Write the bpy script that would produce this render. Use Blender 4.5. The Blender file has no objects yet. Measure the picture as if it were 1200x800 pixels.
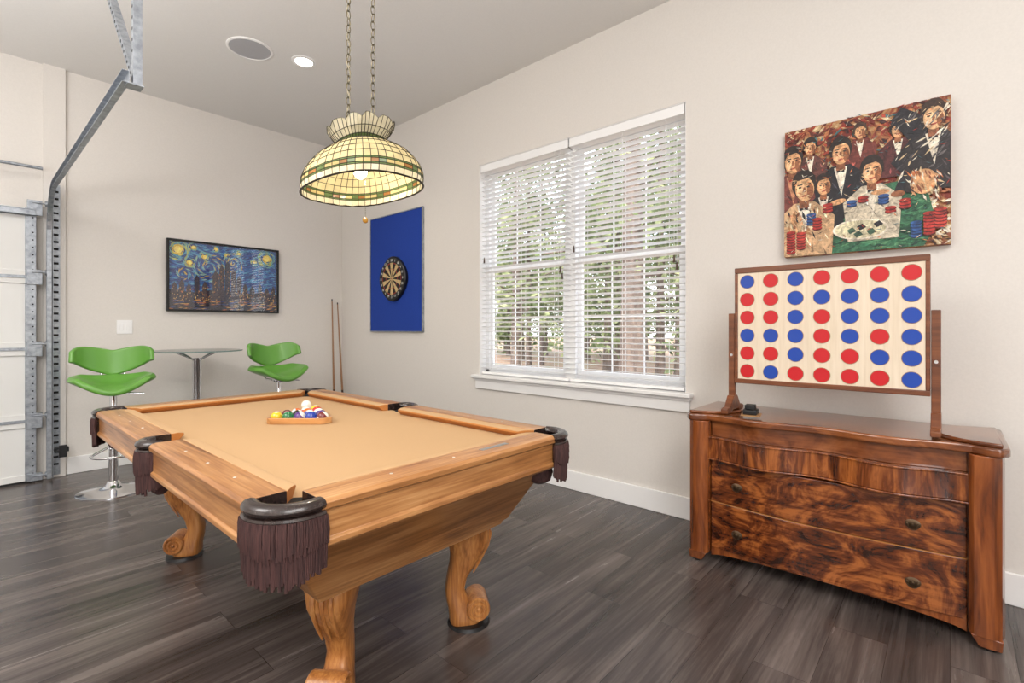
import bpy, bmesh, math, random
from mathutils import Vector, Matrix
random.seed(7)
pi=math.pi
scene=bpy.context.scene
COL=scene.collection
XW,YB,ZC=3.17,5.64,3.44

# ------------------------------------------------------------ materials
def srgb(r,g,b):
    def f(c):
        c/=255.0
        return c/12.92 if c<=0.04045 else ((c+0.055)/1.055)**2.4
    return (f(r),f(g),f(b),1)
def mat(name,col,rough=0.5,metal=0.0,emit=None,es=0,coat=0,spec=None):
    m=bpy.data.materials.new(name); m.use_nodes=True
    b=m.node_tree.nodes['Principled BSDF']
    b.inputs['Base Color'].default_value=col
    b.inputs['Roughness'].default_value=rough
    b.inputs['Metallic'].default_value=metal
    b.inputs['Coat Weight'].default_value=coat
    b.inputs['Coat Roughness'].default_value=0.08
    if spec is not None: b.inputs['Specular IOR Level'].default_value=spec
    if emit:
        b.inputs['Emission Color'].default_value=emit
        b.inputs['Emission Strength'].default_value=es
    return m
def nodes(m):
    nt=m.node_tree
    return nt,nt.nodes,nt.links,nt.nodes['Principled BSDF']
def ramp(N,stops,interp='LINEAR'):
    r=N.new('ShaderNodeValToRGB'); r.color_ramp.interpolation=interp
    e=r.color_ramp.elements
    e[0].position=stops[0][0]; e[0].color=stops[0][1]
    e[1].position=stops[-1][0]; e[1].color=stops[-1][1]
    for p,c in stops[1:-1]:
        n=e.new(p); n.color=c
    return r
def noisy(name,stops,scale=(1,1,1),nscale=5,detail=6,dist=0.0,rough=0.5,coat=0,bump=0,metal=0,nrough=0.55):
    m=mat(name,(1,1,1,1),rough,metal,coat=coat)
    nt,N,L,b=nodes(m)
    tc=N.new('ShaderNodeTexCoord'); mp=N.new('ShaderNodeMapping'); mp.inputs['Scale'].default_value=scale
    no=N.new('ShaderNodeTexNoise'); no.inputs['Scale'].default_value=nscale; no.inputs['Detail'].default_value=detail
    no.inputs['Distortion'].default_value=dist; no.inputs['Roughness'].default_value=nrough
    L.new(tc.outputs['Object'],mp.inputs['Vector']); L.new(mp.outputs['Vector'],no.inputs['Vector'])
    r=ramp(N,stops); L.new(no.outputs['Fac'],r.inputs['Fac']); L.new(r.outputs['Color'],b.inputs['Base Color'])
    if bump:
        bp=N.new('ShaderNodeBump'); bp.inputs['Strength'].default_value=bump; bp.inputs['Distance'].default_value=0.003
        L.new(no.outputs['Fac'],bp.inputs['Height']); L.new(bp.outputs['Normal'],b.inputs['Normal'])
    return m
def wood(name,dark,mid,light,axis='x',rough=0.3,coat=0.3,fine=1.0):
    sc={'x':(1.2,16,16),'y':(16,1.2,16),'z':(16,16,1.2)}[axis]
    sc=tuple(s*fine for s in sc)
    return noisy(name,[(0.3,dark),(0.5,mid),(0.72,light)],sc,1.6,8,0.6,rough,coat,0.05)

M={}
M['wall']=noisy('wall_paint',[(0.3,srgb(219,214,208)),(0.7,srgb(223,218,212))],(1,1,1),90,2,0,0.75,0,0.06)
M['ceil']=noisy('ceiling_paint',[(0.3,srgb(224,222,219)),(0.7,srgb(227,225,222))],(1,1,1),90,2,0,0.85,0,0.06)
M['trim']=mat('white_trim',srgb(240,239,238),0.4)
M['vinyl']=mat('white_vinyl',srgb(242,242,242),0.35)
M['slat']=mat('blind_slat_white',srgb(244,244,244),0.45)
M['chrome']=mat('chrome',(0.8,0.8,0.82,1),0.08,1)
M['steel']=noisy('galvanised_steel',[(0.3,srgb(140,146,154)),(0.7,srgb(180,186,194))],(1,1,1),30,3,0,0.42,0,0,0.8)
M['black']=mat('black_plastic',srgb(18,18,20),0.4)
M['dark']=mat('dark_gap',srgb(10,9,9),0.8)
M['leather']=noisy('brown_leather',[(0.3,srgb(34,24,22)),(0.7,srgb(52,40,37))],(1,1,1),60,4,0,0.25,0.3,0.2)
M['fringe']=noisy('burgundy_brown_fringe',[(0.3,srgb(44,24,24)),(0.7,srgb(80,50,47))],(60,60,3),3,3,0,0.85)
def oak(name,axis,cols):
    m=mat(name,(1,1,1,1),0.33,coat=0.12)
    nt,N,L,b=nodes(m)
    tc=N.new('ShaderNodeTexCoord')
    def no(sc,s,d,di):
        mp=N.new('ShaderNodeMapping'); mp.inputs['Scale'].default_value=sc; n=N.new('ShaderNodeTexNoise')
        n.inputs['Scale'].default_value=s; n.inputs['Detail'].default_value=d; n.inputs['Distortion'].default_value=di
        L.new(tc.outputs['Object'],mp.inputs['Vector']); L.new(mp.outputs['Vector'],n.inputs['Vector']); return n
    i='xyz'.index(axis)
    a=[9,9,9]; a[i]=.9; c=[80,80,80]; c[i]=2.5
    n1=no(a,1.5,6,1.2); n2=no(c,1.6,4,.1)
    mm=N.new('ShaderNodeMath'); mm.operation='MULTIPLY'; mm.inputs[1].default_value=.45
    ma=N.new('ShaderNodeMath'); ma.operation='MULTIPLY_ADD'; ma.inputs[1].default_value=.55
    L.new(n2.outputs['Fac'],mm.inputs[0]); L.new(n1.outputs['Fac'],ma.inputs[0]); L.new(mm.outputs[0],ma.inputs[2])
    r=ramp(N,[(p,srgb(*c_)) for p,c_ in zip((.34,.46,.56,.68),cols)])
    L.new(ma.outputs[0],r.inputs['Fac']); L.new(r.outputs['Color'],b.inputs['Base Color'])
    bp=N.new('ShaderNodeBump'); bp.inputs['Strength'].default_value=.12; bp.inputs['Distance'].default_value=.002
    L.new(n2.outputs['Fac'],bp.inputs['Height']); L.new(bp.outputs['Normal'],b.inputs['Normal'])
    return m
OC=[(122,78,42),(160,108,62),(182,130,80),(200,152,102)]
for ax in 'xy': M['oak_'+ax]=oak('oak_'+ax,ax,OC)
M['oak_z']=oak('oak_z','z',[(118,70,32),(158,100,50),(180,122,66),(196,144,88)])
M['felt']=noisy('camel_felt',[(0.3,srgb(186,150,108)),(0.7,srgb(193,157,115))],(1,1,1),400,3,0,0.95,0,0.1)
M['cush_shaded']=noisy('shaded_cushion_cloth',[(0.3,srgb(172,108,50)),(0.7,srgb(182,118,58))],(1,1,1),300,3,0,0.85)  # same cloth as the bed; shade on the cushion nose put into the colour
M['green']=mat('green_leatherette',srgb(98,154,62),0.35,coat=0.15)
M['white']=mat('ivory_white',srgb(240,236,225),0.15,coat=0.6)
M['cream']=noisy('board_birch',[(0.3,srgb(214,196,172)),(0.7,srgb(228,213,192))],(20,20,1),3,4,0,0.45)
M['red']=mat('red_disc',srgb(196,22,32),0.4)
M['blue']=mat('blue_disc',srgb(18,66,164),0.4)
M['bwood']=wood('game_frame_wood',srgb(78,40,22),srgb(112,62,34),srgb(138,82,46),'x',0.4,0.2)
M['bluefelt']=noisy('blue_cloth',[(0.3,srgb(18,54,142)),(0.7,srgb(22,64,162))],(1,1,1),250,3,0,0.9)

def walnut(name,axis='x',dk=(38,16,8),md=(98,46,19),lt=(160,92,42),s1=None,dist=3.0,stops=(.39,.50,.61)):
    m=mat(name,(1,1,1,1),0.18,coat=0.6)
    nt,N,L,b=nodes(m)
    tc=N.new('ShaderNodeTexCoord'); mp=N.new('ShaderNodeMapping')
    mp.inputs['Scale'].default_value=s1 or {'x':(2.4,3,3.8),'z':(9,9,1.1)}[axis]
    n1=N.new('ShaderNodeTexNoise'); n1.inputs['Scale'].default_value=1.7; n1.inputs['Detail'].default_value=9; n1.inputs['Distortion'].default_value=dist; n1.inputs['Roughness'].default_value=.62
    n2=N.new('ShaderNodeTexNoise'); n2.inputs['Scale'].default_value=3.0; n2.inputs['Detail'].default_value=8
    mp2=N.new('ShaderNodeMapping'); mp2.inputs['Scale'].default_value={'x':(1,12,30),'z':(30,30,1.5)}[axis]
    mx=N.new('ShaderNodeMath'); mx.operation='MULTIPLY_ADD'; mx.inputs[1].default_value=0.78
    mm=N.new('ShaderNodeMath'); mm.operation='MULTIPLY'; mm.inputs[1].default_value=0.22
    L.new(tc.outputs['Object'],mp.inputs['Vector']); L.new(tc.outputs['Object'],mp2.inputs['Vector'])
    L.new(mp.outputs['Vector'],n1.inputs['Vector']); L.new(mp2.outputs['Vector'],n2.inputs['Vector'])
    L.new(n2.outputs['Fac'],mm.inputs[0]); L.new(n1.outputs['Fac'],mx.inputs[0]); L.new(mm.outputs[0],mx.inputs[2])
    r=ramp(N,[(stops[0],srgb(*dk)),(stops[1],srgb(*md)),(stops[2],srgb(*lt))]); L.new(mx.outputs[0],r.inputs['Fac'])
    L.new(r.outputs['Color'],b.inputs['Base Color'])
    return m
M['wal_x']=walnut('walnut_burl_veneer','x')
M['wal_z']=walnut('walnut_veneer_z','z',(78,36,14),(124,64,27),(158,90,43),dist=1.0,stops=(.36,.5,.66))
M['wal_d']=walnut('walnut_crotch_veneer','z',(52,22,9),(106,52,21),(162,94,44),s1=(7,3,1.6),dist=1.8,stops=(.38,.5,.62))
M['wal_top']=walnut('walnut_top','x',(84,42,20),(128,72,38),(158,98,56),dist=1.0,stops=(.36,.5,.66))

def floor_mat():
    m=mat('laminate_planks',(1,1,1,1),0.3)
    nt,N,L,b=nodes(m)
    tc=N.new('ShaderNodeTexCoord')
    br=N.new('ShaderNodeTexBrick'); br.inputs['Scale'].default_value=1
    br.inputs['Brick Width'].default_value=1.22; br.inputs['Row Height'].default_value=0.185
    br.inputs['Mortar Size'].default_value=0.0010; br.inputs['Mortar Smooth'].default_value=0.2
    br.inputs['Color1'].default_value=(0,0,0,1); br.inputs['Color2'].default_value=(1,1,1,1); br.inputs['Mortar'].default_value=(0.5,0.5,0.5,1)
    br.offset=0.37; br.offset_frequency=2
    L.new(tc.outputs['Object'],br.inputs['Vector'])
    w=N.new('ShaderNodeMath'); w.operation='MULTIPLY'; w.inputs[1].default_value=9
    L.new(br.outputs['Color'],w.inputs[0])
    def no(sc,s,d,di):
        mp=N.new('ShaderNodeMapping'); mp.inputs['Scale'].default_value=sc
        L.new(tc.outputs['Object'],mp.inputs['Vector'])
        n1=N.new('ShaderNodeTexNoise'); n1.noise_dimensions='4D'; n1.inputs['Scale'].default_value=s; n1.inputs['Detail'].default_value=d
        n1.inputs['Roughness'].default_value=0.6; n1.inputs['Distortion'].default_value=di
        L.new(mp.outputs['Vector'],n1.inputs['Vector']); L.new(w.outputs[0],n1.inputs['W']); return n1
    n1=no((.42,5.5,1),1.6,7,.9); n2=no((1.0,40,1),1.6,5,.2)
    mm=N.new('ShaderNodeMath'); mm.operation='MULTIPLY'; mm.inputs[1].default_value=.28
    ma=N.new('ShaderNodeMath'); ma.operation='MULTIPLY_ADD'; ma.inputs[1].default_value=.72
    L.new(n2.outputs['Fac'],mm.inputs[0]); L.new(n1.outputs['Fac'],ma.inputs[0]); L.new(mm.outputs[0],ma.inputs[2])
    r=ramp(N,[(0.34,srgb(48,42,40)),(0.46,srgb(70,62,59)),(0.56,srgb(94,85,81)),(0.70,srgb(126,116,110))])
    ad=N.new('ShaderNodeMath'); ad.operation='MULTIPLY_ADD'; ad.inputs[1].default_value=0.08
    sb=N.new('ShaderNodeMath'); sb.operation='SUBTRACT'; sb.inputs[1].default_value=0.05
    L.new(br.outputs['Color'],ad.inputs[0]); L.new(ma.outputs[0],ad.inputs[2]); L.new(ad.outputs[0],sb.inputs[0]); L.new(sb.outputs[0],r.inputs['Fac'])
    mx=N.new('ShaderNodeMix'); mx.data_type='RGBA'
    L.new(br.outputs['Fac'],mx.inputs['Factor']); L.new(r.outputs['Color'],mx.inputs['A']); mx.inputs['B'].default_value=srgb(38,33,31)
    L.new(mx.outputs['Result'],b.inputs['Base Color'])
    rr=N.new('ShaderNodeMapRange'); rr.inputs['To Min'].default_value=0.16; rr.inputs['To Max'].default_value=0.34
    L.new(n1.outputs['Fac'],rr.inputs['Value']); L.new(rr.outputs['Result'],b.inputs['Roughness'])
    return m
M['floor']=floor_mat()

def thinglass(name,tint=(1,1,1,1),ior=1.5,fixed=None):
    m=bpy.data.materials.new(name); m.use_nodes=True
    nt=m.node_tree; N=nt.nodes; L=nt.links; N.clear()
    o=N.new('ShaderNodeOutputMaterial'); t=N.new('ShaderNodeBsdfTransparent'); t.inputs['Color'].default_value=tint
    g=N.new('ShaderNodeBsdfGlossy'); g.inputs['Roughness'].default_value=0.02
    x=N.new('ShaderNodeMixShader')
    if fixed is not None: x.inputs[0].default_value=fixed
    else:
        fr=N.new('ShaderNodeFresnel'); fr.inputs['IOR'].default_value=ior; L.new(fr.outputs[0],x.inputs[0])
    L.new(t.outputs[0],x.inputs[1]); L.new(g.outputs[0],x.inputs[2]); L.new(x.outputs[0],o.inputs['Surface'])
    return m
M['pane']=thinglass('window_glass',fixed=.03)
M['tglass']=thinglass('table_glass',srgb(200,215,210))
def stained(name,col,em=0.25):
    m=bpy.data.materials.new(name); m.use_nodes=True
    nt=m.node_tree; N=nt.nodes; L=nt.links; N.clear()
    o=N.new('ShaderNodeOutputMaterial')
    tc=N.new('ShaderNodeTexCoord'); no=N.new('ShaderNodeTexNoise'); no.inputs['Scale'].default_value=14; no.inputs['Detail'].default_value=4
    L.new(tc.outputs['Object'],no.inputs['Vector'])
    d=tuple(c*0.75 for c in col[:3])+(1,)
    r=ramp(N,[(0.35,d),(0.65,col)]); L.new(no.outputs['Fac'],r.inputs['Fac'])
    p=N.new('ShaderNodeBsdfPrincipled'); p.inputs['Roughness'].default_value=0.2
    t=N.new('ShaderNodeBsdfTranslucent')
    L.new(r.outputs['Color'],p.inputs['Base Color']); L.new(r.outputs['Color'],t.inputs['Color'])
    L.new(r.outputs['Color'],p.inputs['Emission Color']); p.inputs['Emission Strength'].default_value=em
    x=N.new('ShaderNodeMixShader'); x.inputs[0].default_value=0.35
    L.new(p.outputs[0],x.inputs[1]); L.new(t.outputs[0],x.inputs[2]); L.new(x.outputs[0],o.inputs['Surface'])
    return m

# ------------------------------------------------------------ mesh builder
class B:
    def __init__(s): s.bm=bmesh.new(); s.mi=0; s.T=Matrix()
    def v(s,p): return s.bm.verts.new(s.T@Vector(p))
    def f(s,vs):
        try:
            f=s.bm.faces.new(vs); f.material_index=s.mi; return f
        except ValueError: return None
    def box(s,x0,x1,y0,y1,z0,z1):
        p=[s.v((x,y,z)) for z in (z0,z1) for x,y in ((x0,y0),(x1,y0),(x1,y1),(x0,y1))]
        for q in ((3,2,1,0),(4,5,6,7),(0,1,5,4),(1,2,6,5),(2,3,7,6),(3,0,4,7)): s.f([p[i] for i in q])
    def loft(s,rings,cap=True,closed=True,loop=False):
        R=[[s.v(p) for p in r] for r in rings]
        n=len(R[0]); K=len(R)
        for k in range(K if loop else K-1):
            a,b=R[k],R[(k+1)%K]
            for i in range(n if closed else n-1):
                j=(i+1)%n; s.f([a[i],a[j],b[j],b[i]])
        if cap and not loop:
            s.f(R[0][::-1]); s.f(R[-1])
        return R
    def cyl(s,p0,p1,r0,r1=None,n=20,cap=True):
        p0=Vector(p0);p1=Vector(p1); r1=r0 if r1 is None else r1
        d=(p1-p0).normalized(); a=Vector((0,0,1)) if abs(d.z)<0.9 else Vector((1,0,0))
        u=d.cross(a).normalized(); w=d.cross(u)
        s.loft([[p+(u*math.cos(2*pi*i/n)+w*math.sin(2*pi*i/n))*r for i in range(n)] for p,r in ((p0,r0),(p1,r1))],cap)
    def lathe(s,prof,c=(0,0,0),n=32,cap=True):
        s.loft([[(c[0]+r*math.cos(2*pi*i/n),c[1]+r*math.sin(2*pi*i/n),c[2]+z) for i in range(n)] for r,z in prof],cap)
    def prism(s,pts,z0,z1,mp=lambda x,y,z:(x,y,z)):
        s.loft([[mp(x,y,z) for x,y in pts] for z in (z0,z1)])
    def sphere(s,c,r,sc=(1,1,1),n=20,m=12):
        rings=[]
        for k in range(1,m):
            a=-pi/2+pi*k/m
            rings.append([(c[0]+sc[0]*r*math.cos(a)*math.cos(2*pi*i/n),c[1]+sc[1]*r*math.cos(a)*math.sin(2*pi*i/n),c[2]+sc[2]*r*math.sin(a)) for i in range(n)])
        R=s.loft(rings,False)
        b=s.v((c[0],c[1],c[2]-r*sc[2])); t=s.v((c[0],c[1],c[2]+r*sc[2]))
        for i in range(n):
            j=(i+1)%n; s.f([b,R[0][j],R[0][i]]); s.f([t,R[-1][i],R[-1][j]])
    def torus(s,c,R,r,X=(1,0,0),Y=(0,1,0),n=24,m=8,a0=0,a1=2*pi,sx=1,sy=1):
        c=Vector(c);X=Vector(X);Y=Vector(Y);Z=X.cross(Y)
        full=abs(a1-a0-2*pi)<1e-6; k=n if full else n+1
        rings=[]
        for i in range(k):
            a=a0+(a1-a0)*i/n; d=X*math.cos(a)*sx+Y*math.sin(a)*sy; dn=(X*math.cos(a)+Y*math.sin(a))
            rings.append([c+d*R+dn*r*math.cos(2*pi*j/m)+Z*r*math.sin(2*pi*j/m) for j in range(m)])
        s.loft(rings,not full,True,full)
    def tube(s,pts,r,n=10):
        pts=[Vector(p) for p in pts]; rings=[]; up=None
        for i,p in enumerate(pts):
            d=(pts[min(i+1,len(pts)-1)]-pts[max(i-1,0)]).normalized()
            if up is None:
                up=Vector((0,0,1)) if abs(d.z)<0.9 else Vector((1,0,0))
            u=d.cross(up).normalized(); w=u.cross(d).normalized(); up=w
            rr=r[i] if isinstance(r,(list,tuple)) else r
            rings.append([p+(u*math.cos(2*pi*k/n)+w*math.sin(2*pi*k/n))*rr for k in range(n)])
        s.loft(rings)
    def done(s,name,mats,parent=None,bev=0,smooth=True,sub=0,loc=None,rotz=0,ang=38,segs=2):
        bm=s.bm
        bmesh.ops.recalc_face_normals(bm,faces=bm.faces)
        if smooth:
            for f in bm.faces: f.smooth=True
            for e in bm.edges:
                if len(e.link_faces)==2 and e.calc_face_angle(0)>math.radians(ang): e.smooth=False
        me=bpy.data.meshes.new(name); bm.to_mesh(me); bm.free()
        if not isinstance(mats,(list,tuple)): mats=[mats]
        for m in mats: me.materials.append(M[m] if isinstance(m,str) else m)
        o=bpy.data.objects.new(name,me); COL.objects.link(o)
        if parent: o.parent=parent
        if loc: o.location=loc
        o.rotation_euler[2]=rotz
        if bev:
            md=o.modifiers.new('bevel','BEVEL'); md.width=bev; md.segments=segs; md.limit_method='ANGLE'; md.angle_limit=math.radians(40)
        if sub:
            md=o.modifiers.new('sub','SUBSURF'); md.levels=sub; md.render_levels=sub
        return o
def grp(name,loc=(0,0,0),rotz=0):
    e=bpy.data.objects.new(name,None); e.empty_display_size=0.1; COL.objects.link(e)
    e.location=loc; e.rotation_euler[2]=rotz; return e
def ell(cx,cy,rx,ry,n=20,rot=0):
    o=[]
    for i in range(n):
        a=2*pi*i/n; x=rx*math.cos(a); y=ry*math.sin(a)
        o.append((cx+x*math.cos(rot)-y*math.sin(rot),cy+x*math.sin(rot)+y*math.cos(rot)))
    return o

# ------------------------------------------------------------ room shell
XL,YR=-3.0,-2.8
b=B(); b.box(XL-.2,XW+.17,YR-.2,YB+.2,-.1,0); b.done('floor','floor',smooth=False)
b=B(); b.box(XL-.2,XW+.17,YR-.2,YB+.2,ZC,ZC+.15); b.done('ceiling','ceil',smooth=False)
b=B(); b.box(XL-.2,XW+.17,YB,YB+.15,0,ZC); b.done('wall_back','wall',smooth=False)
b=B(); b.box(XL-.15,XL,YR,YB,0,ZC); b.done('wall_left','wall',smooth=False)
b=B(); b.box(XL-.2,XW+.17,YR-.15,YR,0,ZC); b.done('wall_rear','wall',smooth=False)
WY0,WY1,WZ0,WZ1=1.295,3.22,.82,2.735
b=B()
b.box(XW,XW+.16,YR,WY0,0,ZC); b.box(XW,XW+.16,WY1,YB,0,ZC); b.box(XW,XW+.16,WY0,WY1,0,WZ0); b.box(XW,XW+.16,WY0,WY1,WZ1,ZC)
b.done('wall_right','wall',smooth=False)
b=B(); b.box(XW-.016,XW,YR,YB,0,.145); b.done('baseboard_right','trim',bev=.004)
b=B(); b.box(.62,XW-.016,YB-.016,YB,0,.145); b.done('baseboard_back','trim',bev=.004)
b=B(); b.box(XL,XL+.016,YR,YB,0,.145); b.done('baseboard_left','trim',bev=.004)
b=B(); b.box(XL,XW,YR,YR+.016,0,.145); b.done('baseboard_rear','trim',bev=.004)
b=B(); b.box(.47,.61,YB-.03,YB,0,ZC); b.done('trim_1','wall',smooth=False)

# ------------------------------------------------------------ window
w=grp('window_1',(XW,(WY0+WY1)/2,WZ0))
hw=(WY1-WY0)/2; H=WZ1-WZ0
b=B()
fx0,fx1=.085,.15
b.box(fx0,fx1,-hw,-hw+.045,0,H); b.box(fx0,fx1,hw-.045,hw,0,H); b.box(fx0,fx1,-hw,hw,H-.045,H); b.box(fx0,fx1,-hw,hw,0,.05)
b.box(fx0-.02,fx1,-.05,.05,0,H)
for sgn in (-1,1):
    y0,y1=(.05,hw-.045) if sgn>0 else (-hw+.045,-.05)
    for (z0,z1,dx) in ((.05,H/2+.02,0),(H/2-.02,H-.045,.025)):
        x0,x1=fx0+.01+dx,fx0+.035+dx
        b.box(x0,x1,y0,y0+.04,z0,z1); b.box(x0,x1,y1-.04,y1,z0,z1); b.box(x0,x1,y0+.04,y1-.04,z0,z0+.045); b.box(x0,x1,y0+.04,y1-.04,z1-.045,z1)
        for k in (1,2):
            yy=y0+.04+(y1-y0-.08)*k/3; b.box(x0+.006,x0+.016,yy-.005,yy+.005,z0+.045,z1-.045)
        zz=(z0+z1)/2; b.box(x0+.006,x0+.016,y0+.04,y1-.04,zz-.005,zz+.005)
b.done('frame_and_sashes','vinyl',w,bev=.003)
b=B()
for sgn in (-1,1):
    y0,y1=(.05,hw-.045) if sgn>0 else (-hw+.045,-.05)
    b.box(fx0+.04,fx0+.043,y0+.03,y1-.03,.07,H-.07)
b.done('glass','pane',w,smooth=False)
b=B(); b.box(-.065,.09,-hw-.05,hw+.05,-.022,.006); b.done('sill','trim',w,bev=.006)
b=B(); b.box(-.022,0,-hw-.03,hw+.03,-.12,-.022); b.box(-.034,0,-hw-.04,hw+.04,-.045,-.022); b.done('apron','trim',w,bev=.004)
b=B(); b.box(0.004,.085,-hw,-hw+.006,0.006,H); b.box(0.004,.085,hw-.006,hw,0.006,H); b.box(0.004,.085,-hw+.006,hw-.006,H-.006,H); b.done('reveal','trim',w,smooth=False)

for yc0,yc1 in ((-hw+.012,-.03),(-.02,hw-.012)):
    yc=(yc0+yc1)/2; L2=(yc1-yc0)/2-.004
    g=grp('window_blind',(XW+.04,(WY0+WY1)/2+yc,WZ0))
    b=B(); n=44; pitch=(H-.11)/n
    tilt=math.radians(10)
    for i in range(n):
        z=.05+pitch*(i+.5)
        b.T=Matrix.Translation((0,0,z))@Matrix.Rotation(tilt,4,'Y')
        b.box(-.025,.025,-L2,L2,-.0014,.0014)
    b.T=Matrix()
    b.done('slats','slat',g,smooth=False)
    b=B(); b.box(-.028,.028,-L2,L2,H-.055,H-.008); b.box(-.036,-.028,-L2-.003,L2+.003,H-.075,H-.008); b.box(-.025,.025,-L2,L2,.012,.034); b.done('headrail_and_bottom_rail','slat',g,bev=.003)
    b=B()
    for yy in (-L2*.72,0,L2*.72):
        b.box(-.027,-.0262,yy-.0015,yy+.0015,.03,H-.05); b.box(.0262,.027,yy-.0015,yy+.0015,.03,H-.05)
    b.cyl((-.04,L2*.9,H-.06),(-.04,L2*.9,H-.85),.0012,n=6)
    b.cyl((-.04,-L2*.86,H-.06),(-.04,-L2*.86,H-1.0),.0012,n=6); b.cyl((-.04,-L2*.9,H-.06),(-.04,-L2*.9,H-1.05),.0012,n=6)
    b.done('ladder_cords','slat',g,smooth=False)
    b=B(); b.cyl((-.04,-L2*.86,H-1.05),(-.04,-L2*.86,H-1.0),.008,.004,n=10); b.cyl((-.04,-L2*.9,H-1.1),(-.04,-L2*.9,H-1.05),.008,.004,n=10); b.cyl((-.04,L2*.9,H-.9),(-.04,L2*.9,H-.85),.008,.004,n=10)
    b.done('cord_tassels',mat('tassel_wood',srgb(70,50,35),.5),g)

# ------------------------------------------------------------ outdoors
def leafmat(name,c1,c2,c3):
    m=bpy.data.materials.new(name); m.use_nodes=True
    nt=m.node_tree; N=nt.nodes; L=nt.links; N.clear()
    o=N.new('ShaderNodeOutputMaterial'); tc=N.new('ShaderNodeTexCoord'); no=N.new('ShaderNodeTexNoise'); no.inputs['Scale'].default_value=1.3; no.inputs['Detail'].default_value=5
    L.new(tc.outputs['Object'],no.inputs['Vector']); r=ramp(N,[(0.35,c1),(0.5,c2),(0.65,c3)]); L.new(no.outputs['Fac'],r.inputs['Fac'])
    d=N.new('ShaderNodeBsdfDiffuse'); t=N.new('ShaderNodeBsdfTranslucent'); x=N.new('ShaderNodeMixShader'); x.inputs[0].default_value=.4
    L.new(r.outputs['Color'],d.inputs['Color']); L.new(r.outputs['Color'],t.inputs['Color'])
    L.new(d.outputs[0],x.inputs[1]); L.new(t.outputs[0],x.inputs[2]); L.new(x.outputs[0],o.inputs['Surface'])
    return m
M['leaf']=leafmat('foliage',srgb(78,94,62),srgb(122,136,96),srgb(172,178,138))
M['bark']=noisy('bark',[(0.3,srgb(74,64,58)),(0.7,srgb(120,106,96))],(6,6,1),3,6,0.4,0.9)
M['ground']=noisy('leaf_litter_ground',[(0.3,srgb(122,98,80)),(0.5,srgb(154,126,104)),(0.7,srgb(118,126,86))],(1,1,1),1.5,8,0,0.95)
b=B(); b.box(XW+.17,70,-25,70,-.4,-.3); b.done('ground','ground',smooth=False)
def tree(x,y,h,r,leaves,lo,spread,big=1):
    b=B(); b.mi=0
    lean=random.uniform(-.3,.3)
    rings=[]
    for k in range(9):
        t=k/8; rr=r*(1-.75*t)*(1.25 if k==0 else 1)
        rings.append([(lean*t+rr*math.cos(2*pi*i/10)*(1+.08*math.sin(i*3+k)),lean*t*.5+rr*math.sin(2*pi*i/10),h*t) for i in range(10)])
    b.loft(rings)
    tips=[]
    for k in range(16):
        z=lo+(h-lo)*random.random(); a=random.uniform(0,2*pi); l=spread*random.uniform(.4,1)*(1-.5*z/h)
        p=Vector((lean*z/h,lean*z/h*.5,z)); q=p+Vector((math.cos(a)*l,math.sin(a)*l,l*random.uniform(-.1,.5)))
        mid=(p+q)/2+Vector((0,0,.1)); b.tube([p,mid,q],[r*.22,r*.13,r*.04],5); tips.append((p,q))
    b.mi=1
    for k in range(leaves):
        p,q=random.choice(tips); t=random.uniform(.25,1.1)
        c=p.lerp(q,t)+Vector((random.gauss(0,.35),random.gauss(0,.35),random.gauss(0,.3)))
        s=random.uniform(.06,.15)*big
        u=Vector((random.gauss(0,1),random.gauss(0,1),random.gauss(0,1))).normalized(); w_=u.orthogonal().normalized()
        b.f([b.v(c+u*s),b.v(c+w_*s*.5),b.v(c-u*s),b.v(c-w_*s*.5)])
    b.done('pine_tree',['bark','leaf'],smooth=False,loc=(x,y,-.32))
tree(8.4,4.45,9,.26,1500,2.2,2.6)
for (x,y) in ((10.5,9.2),(12,6.8),(13,10.8),(11.2,5.2),(14.5,8.6),(16,12.6),(15.5,6.6),(18,10.2),(17.5,15),(20,13),(19.5,8),(22,17),(22,11)):
    tree(x,y,random.uniform(7,9.5),random.uniform(.10,.17),2800,random.uniform(.8,2.2),3.2)
for (x,y) in ((23,7.5),(23.5,14),(23,21),(20.5,18.5)):
    tree(x,y,6,.12,3000,.3,4.5,1.5)

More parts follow.
